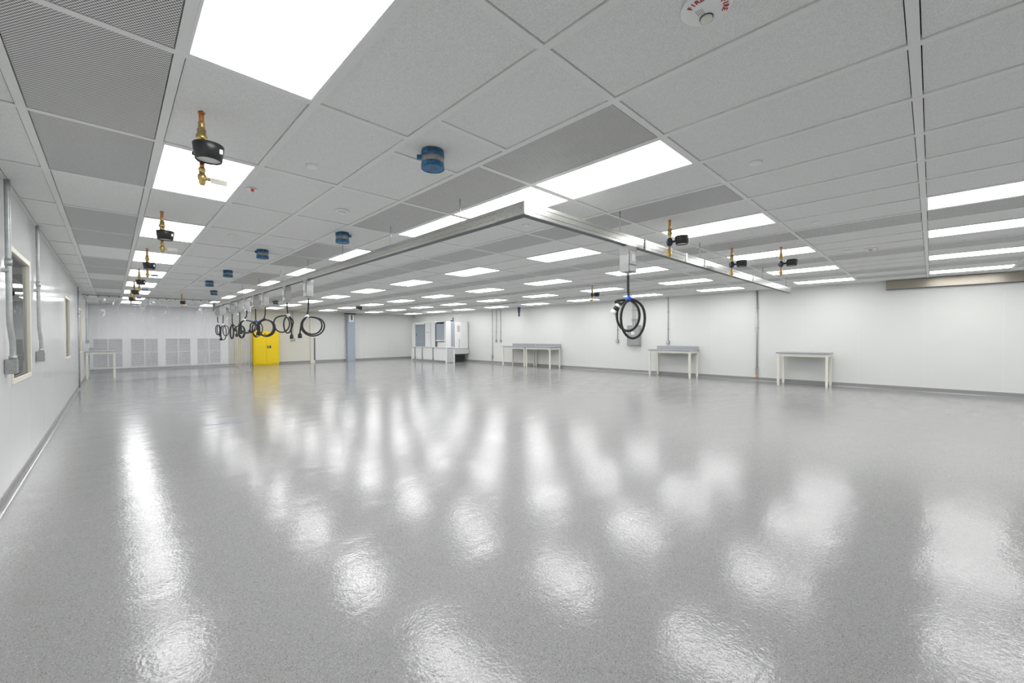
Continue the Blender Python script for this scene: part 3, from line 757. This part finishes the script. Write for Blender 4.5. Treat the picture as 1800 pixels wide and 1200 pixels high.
# ------------------------------------------------------------------ work benches
def bench(name_label, x0, x1, y0, y1, riser=None, zt=.91, wall='x'):
    t = thing('workbench', name_label, 'workbench', ((x0 + x1) / 2, (y0 + y1) / 2, 0), 0, 'beige legged workbenches')
    hx, hy = (x1 - x0) / 2, (y1 - y0) / 2; L = .055
    MB().box(-hx, hx, -hy, hy, zt - .035, zt, .004).build('top', 'bench_top', t)
    for sx in (-1, 1):
        for sy in (-1, 1):
            cx, cy = sx * (hx - .045), sy * (hy - .05)
            lg = MB().box(cx - L / 2, cx + L / 2, cy - L / 2, cy + L / 2, .05, zt - .035, .003).build('leg', 'bench_leg', t)
            MB().box(cx - L / 2 + .008, cx + L / 2 - .008, cy - L / 2 + .008, cy + L / 2 - .008, .012, .05).cyl((cx, cy, 0), (cx, cy, .014), .026, n=12).build('foot', 'bench_leg', lg)
    for sx in (-1, 1): MB().box(sx * (hx - .045) - .015, sx * (hx - .045) + .015, -hy + .07, hy - .07, zt - .11, zt - .035).build('long_rail', 'bench_leg', t)
    for sy in (-1, 1): MB().box(-hx + .06, hx - .06, sy * (hy - .05) - .015, sy * (hy - .05) + .015, zt - .11, zt - .035).build('end_rail', 'bench_leg', t)
    if riser: MB().box(hx - .03, hx - .004, -hy + .01, hy - .01, zt, zt + riser, .003).build('back_riser', 'bench_top', t)
    return t
bench('nearest workbench on the right wall, bare grey top without backsplash', 13.20, 13.85, 1.84, 3.02)
bench('workbench with grey backsplash standing alone before the electrical panel', 13.20, 13.88, 5.36, 6.82, .11)
bench('right one of the two joined workbenches with backsplash', 13.15, 13.88, 11.18, 12.64, .12)
bench('left one of the two joined workbenches with backsplash', 13.15, 13.88, 12.67, 14.16, .12)
bl = bench('workbench standing behind the clear plastic curtain by the left wall', -.63, .10, 19.25, 20.75, None, .93)
it = thing('bench_unit', 'small grey unit on the bench behind the plastic curtain', 'equipment', (-.48, 20.3, .93))
MB().box(-.09, .05, -.15, .15, 0, .10, .006).build('body', 'steel_box', it); MB().box(-.06, .02, -.1, .06, .10, .17, .006).build('lid', 'grey_cover', it)

# ------------------------------------------------------------------ yellow cabinet
cx0, cx1, cy0, cy1, ch = 4.84, 5.96, 22.72, 23.2, 1.66
cb = thing('safety_cabinet', 'yellow two door flammables cabinet by the far wall', 'cabinet', ((cx0 + cx1) / 2, (cy0 + cy1) / 2, 0))
hx, hy = (cx1 - cx0) / 2, (cy1 - cy0) / 2
MB().box(-hx, hx, -hy, hy, .04, ch, .008).build('body', 'yellow', cb)
MB().box(-hx + .02, hx - .02, -hy + .02, hy - .02, 0, .04).build('plinth', 'yellow', cb)
for s in (-1, 1):
    a, b = (-hx + .03, -.004) if s < 0 else (.004, hx - .03)
    d_ = MB().box(a, b, -hy - .022, -hy - .001, .10, ch - .04, .005).build('door', 'yellow', cb)
    for zz in (.25, ch / 2, ch - .2): MB().cyl(((a if s < 0 else b), -hy - .02, zz - .05), ((a if s < 0 else b), -hy - .02, zz + .05), .01, n=10).build('hinge', 'yellow', d_)
    if s > 0:
        MB().box(.03, .20, -hy - .034, -hy - .022, .84, .96, .006).build('latch_plate', 'black_paint', d_)
        MB().box(.06, .14, -hy - .05, -hy - .034, .87, .93, .006).build('handle', 'galvanised', d_)
    else:
        MB().cyl((-.06, -hy - .024, ch - .13), (-.06, -hy - .021, ch - .13), .03, n=16).build('vent_plug', 'black_paint', d_)
MB().box(-hx + .01, hx - .01, -hy - .012, -hy - .001, .045, .092, .003).build('sill_strip', 'yellow', cb)

# ------------------------------------------------------------------ far wall: louvres, pilaster, column
YL = YB
for n, (a, b) in enumerate(((-.565, .335), (.545, 1.445), (1.655, 2.555), (2.76, 3.67))):
    t = thing('return_louver', '%s louvred return air grille from the left on the far wall' % ORD[n], 'air grille', ((a + b) / 2, YL, .15), 0, 'louvred return grilles')
    w2 = (b - a) / 2; hh = 1.20
    for bx in ((-w2, w2, 0, .03), (-w2, w2, hh - .03, hh)): MB().box(bx[0], bx[1], -.03, -.001, bx[2], bx[3]).build('frame_rail', 'louver', t)
    for bx in ((-w2, -w2 + .03), (w2 - .03, w2), (-.015, .015)): MB().box(bx[0], bx[1], -.03, -.001, .03, hh - .03).build('frame_stile', 'louver', t)
    MB().box(-w2 + .03, w2 - .03, -.03, -.001, hh / 2 - .012, hh / 2 + .012).build('middle_rail', 'louver', t)
    MB().box(-w2 + .03, w2 - .03, -.004, -.001, .03, hh - .03).build('dark_backing', 'dark_grey', t)
    for xa, xb in ((-w2 + .03, -.015), (.015, w2 - .03)):
        for za, zb in ((.03, hh / 2 - .012), (hh / 2 + .012, hh - .03)):
            m = MB(); k = 13; dz = (zb - za) / k
            for q in range(k):
                z_ = za + dz * (q + .5)
                m.prism([(-.026, z_ - dz * .30), (-.026, z_ - dz * .12), (-.006, z_ + dz * .30), (-.006, z_ + dz * .12)], 'x', xa, xb)
            s_ = m.build('louver_slats', 'louver', t); s_['kind'] = 'stuff'
pil = struct(MB().box(7.62, 7.86, YB - .06, YB, 0, HCEIL).build('trim_1', 'beige_wall'), 'beige pilaster strip on the far wall')
MB().box(7.80, 7.87, YB - .066, YB - .06, .12, 1.32).build('corner_guard', 'dark_grey', pil)
col = thing('steel_column', 'blue grey square column by the far wall', 'column', (9.77, YB - .20, 0))
MB().box(-.22, .22, -.06, .19, 0, HCEIL, .01).build('shaft', 'blue_grey', col)
MB().box(-.30, .26, -.07, .19, HCEIL - .07, HCEIL - .004).build('head_bracket', 'dark_grey', col)
eb = thing('emergency_light', 'black and white box fixed high on the blue grey column', 'emergency light', (9.77, YB - .27, HCEIL - .5))
MB().box(-.17, .12, -.08, .008, 0, .40, .01).build('housing', 'white_metal', eb)
MB().box(-.06, .03, -.10, -.08, .10, .39, .008).build('lamp_strip', 'black_plastic', eb)
cr = thing('conduit', 'thin conduit with small outlet box right of the yellow cabinet', 'conduit', (6.78, YB, 0), 0, 'wall conduits')
MB().cyl((0, -.025, HCEIL), (0, -.025, 1.30), .012, n=10).build('pipe', 'galvanised', cr)
MB().box(-.10, .10, -.06, -.002, 1.16, 1.30, .004).build('outlet_box', 'steel_box', cr)

# ------------------------------------------------------------------ white process hoods by the right wall
MX0, MX1, MY0, MY1 = 12.38, 12.93, 17.56, 21.0
wt = thing('process_bench', 'long white frame bench carrying two white hoods', 'bench', (MX0, MY0, 0))
LM = MY1 - MY0; WM = MX1 - MX0
MB().box(0, WM, 0, LM, .78, .82, .004).build('top', 'white_paint', wt)
for yy in (.03, LM - .03):
    for xx in (.03, WM - .03): MB().box(xx - .03, xx + .03, yy - .03, yy + .03, 0, .78).build('leg', 'white_paint', wt)
for yy in (LM * .37, LM * .68, LM * .9): MB().box(.01, .05, yy - .018, yy + .018, .06, .78).build('front_stile', 'steel_box', wt)
MB().box(.015, .05, .06, LM - .06, .06, .10).build('bottom_rail', 'steel_box', wt)
for a_, b_ in ((.06, LM * .36), (LM * .38, LM * .67), (LM * .69, LM * .89), (LM * .91, LM - .06)):
    MB().box(.06, .08, a_, b_, .11, .77).build('front_panel', 'white_paint', wt)
MB().box(.06, WM - .06, .03, .05, .02, .76).build('end_panel', 'grey_cover', wt)
def hood(y0, sl0, sl1, y1, label, sash):
    t = thing('process_hood', label, 'fume hood', (MX0 + .03, y0, .82)); Lh = y1 - y0; D_ = .30; Hh = 1.36
    s0, s1 = sl0 - y0, sl1 - y0
    MB().box(0, D_, .006, s0, 0, Hh, .006).build('right_stile', 'white_paint', t)
    MB().box(0, D_, s1, Lh - .006, 0, Hh, .006).build('left_stile', 'white_paint', t)
    MB().box(D_ - .04, D_, s0, s1, 0, Hh).build('back_panel', 'white_paint', t)
    MB().box(.05, D_ - .04, s0, s1, Hh - .12, Hh - .06).build('top_panel', 'white_paint', t)
    if sash == 0:
        d = MB().box(.05, .08, s0 + .10, s1 - .01, .02, Hh - .12).build('glass_door', 'hood_glass', t)
        MB().box(.044, .05, s0 + .10, s1 - .01, .26, .275).build('door_rail', 'blue_grey', d)
        MB().box(.044, .05, s0 + .10, s1 - .01, Hh - .22, Hh - .20).build('door_rail', 'dark_grey', d)
        MB().box(.02, .05, s1 - .12, s1 - .05, .62, .70, .01).build('door_knob', 'black_plastic', d)
        MB().box(.03, .09, s0 + .01, s0 + .09, .02, Hh - .06).build('door_edge', 'dark_grey', t)
        MB().box(-.006, 0, s0 * .25, s0 * .7, .78, .80).build('badge', 'dark_grey', t)
    else:
        d = MB().box(.05, .08, s0 + .05, s1 - .05, .34, Hh - .02).build('sash', 'blue_grey', t)
        MB().box(.02, .05, s0 + .05, s1 - .05, .31, .37, .005).build('sash_handle', 'white_paint', d)
        for yy in (s0 + .005, s1 - .035): MB().box(.03, .08, yy, yy + .03, 0, Hh - .06).build('sash_track', 'dark_grey', t)
        MB().box(.10, .22, s0 + .10, s1 - .10, 0, .26, .01).build('inner_unit', 'white_metal', t)
hood(19.05, 19.60, 20.64, 20.97, 'left white hood with grey glass door on the frame bench', 0)
hood(17.60, 17.76, 18.62, 19.02, 'right white hood with half raised grey sash on the frame bench', 1)
gp = thing('end_cabinet', 'narrow blue grey door unit between the hoods and the control cabinet', 'cabinet', (12.73, 17.62, .82))
MB().box(0, .20, .012, .60, 0, 1.34, .005).build('body', 'white_paint', gp)
MB().box(.02, .18, 0, .011, .02, 1.30, .004).build('door', 'blue_grey', gp)
MB().lathe([(.05, 1.40), (.07, 1.37), (.07, 1.34)], c=(.11, .1, 0), n=14).build('beacon', 'black_plastic', gp)
bx = thing('control_cabinet', 'white control cabinet on a thick shelf right of the hoods', 'cabinet', (12.98, 17.62, .44))
MB().box(0, .90, .02, .62, .28, 1.72, .008).build('body', 'white_paint', bx)
MB().box(.01, .40, .004, .019, .30, 1.70, .003).build('door', 'white_metal', bx)
MB().box(.42, .89, .004, .019, .30, 1.74, .003).build('door', 'panel_back', bx)
MB().box(.16, .34, -.006, .004, 1.18, 1.52, .003).build('display', 'ivory', bx)
MB().box(.26, .34, -.006, .004, .34, .80, .003).build('vent_strip', 'grey_cover', bx)
MB().box(-.04, .92, -.03, .62, .0, .27, .006).build('shelf', 'grey_cover', bx)
for xx in (.08, .16): MB().cyl((xx, .3, 1.72), (xx, .3, HCEIL - .44), .02, n=10).build('exhaust_pipe', 'grey_cover', bx)
MB().cyl((-.0 + .03, .2, 1.72), (.03, .2, 1.95), .025, n=10).build('vent_pipe', 'dark_grey', bx)
bd = thing('floor_unit', 'dark grey box on the floor under the white control cabinet', 'box', (13.08, 17.70, 0))
MB().box(0, .66, .01, .50, .02, .43, .008).build('body', 'dark_grey', bd); MB().box(.02, .64, .03, .48, 0, .02).build('base', 'black_plastic', bd)
MB().box(.05, .61, 0, .009, .06, .39, .003).build('front_cover', 'black_plastic', bd)

# ------------------------------------------------------------------ clear plastic curtain
TRY = 18.3
ct = thing('curtain_track', 'slim curtain track with hooks at the ceiling before the louvred wall', 'curtain track', (XL, TRY, HCEIL))
MB().box(.0, 4.58, -.02, .02, -.03, -.001).build('rail', 'aluminium', ct)
MB().box(4.52, 4.56, .02, YB - TRY, -.03, -.001).build('side_rail', 'aluminium', ct)
for k in range(19): MB().box(.12 + k * .235, .15 + k * .235, -.012, .012, -.055, -.03).build('hook', 'dark_grey', ct)
def sheet(p0, p1, label, seed, amp=.05, waves=5):
    rnd = random.Random(seed); p0, p1 = Vector(p0), Vector(p1); L = (p1 - p0).length; d = (p1 - p0) / L; nrm = Vector((-d.y, d.x, 0))
    nu, nv = 60, 26; ph = [rnd.uniform(0, 6.28) for _ in range(6)]
    vs, fs = [], []; H0, H1 = HCEIL - .05, .03
    for b in range(nv + 1):
        v = b / nv; z_ = H0 + (H1 - H0) * v
        for a in range(nu + 1):
            u_ = a / nu
            f = math.sin(2 * PI * waves * u_ + ph[0] + .6 * math.sin(3 * v + ph[1])) * (.35 + .65 * v) + .5 * math.sin(2 * PI * waves * 2.3 * u_ + ph[2] + 1.5 * v)
            f += .35 * math.sin(9 * v + 7 * u_ + ph[3]) * math.exp(-2 * v)
            sag = .05 * math.sin(PI * ((u_ * 5) % 1.0)) * (1 - v)
            q = p0 + d * (u_ * L) + nrm * (amp * f)
            vs.append((q.x, q.y, z_ - sag))
    for b in range(nv):
        for a in range(nu):
            k = b * (nu + 1) + a; fs.append((k, k + 1, k + nu + 2, k + nu + 1))
    me = bpy.data.meshes.new('plastic_sheet'); me.from_pydata(vs, [], fs); me.materials.append(MATS['plastic'])
    for p in me.polygons: p.use_smooth = True
    o = link('plastic_sheet', me); tag(o, label, 'plastic curtain', 'clear plastic curtain sheets')
sheet((XL + .06, TRY - .05, 0), (.95, TRY - .05, 0), 'clear plastic curtain sheet hanging before the left bench', 1, .012, 2)
sheet((.85, TRY + .05, 0), (2.45, TRY + .05, 0), 'clear plastic curtain sheet before the middle louvred grilles', 2, .012, 2)
sheet((2.35, TRY - .05, 0), (3.80, TRY - .05, 0), 'clear plastic curtain sheet behind the end of the track', 3, .012, 3)
sheet((3.86, TRY + .05, 0), (3.86, 20.6, 0), 'tightly folded plastic curtain sheet left of the yellow cabinet', 4, .03, 7)
sheet((3.97, 20.5, 0), (3.97, YB - .08, 0), 'folded plastic side curtain sheet reaching the far wall', 5, .03, 7)

# ------------------------------------------------------------------ blue tape on the floor
def ftape(p0, p1, label, w_=.025):
    p0, p1 = Vector((*p0, 0)), Vector((*p1, 0)); d = (p1 - p0); L = d.length; a = math.atan2(d.y, d.x)
    o = MB().box(0, L, -w_ / 2, w_ / 2, .0004, .0012).build('floor_tape', 'floor_tape', None, (p0.x, p0.y, 0), a); tag(o, label, 'floor tape', 'blue tape lines on the floor')
ftape((.97, 7.95), (1.50, 7.84), 'nearest blue tape line on the floor')
ftape((1.50, 7.84), (1.95, 7.87), 'faint blue tape line continuing the nearest one to the right', .012)
ftape((.87, 10.77), (1.32, 10.92), 'farther short blue tape line on the floor', .02)
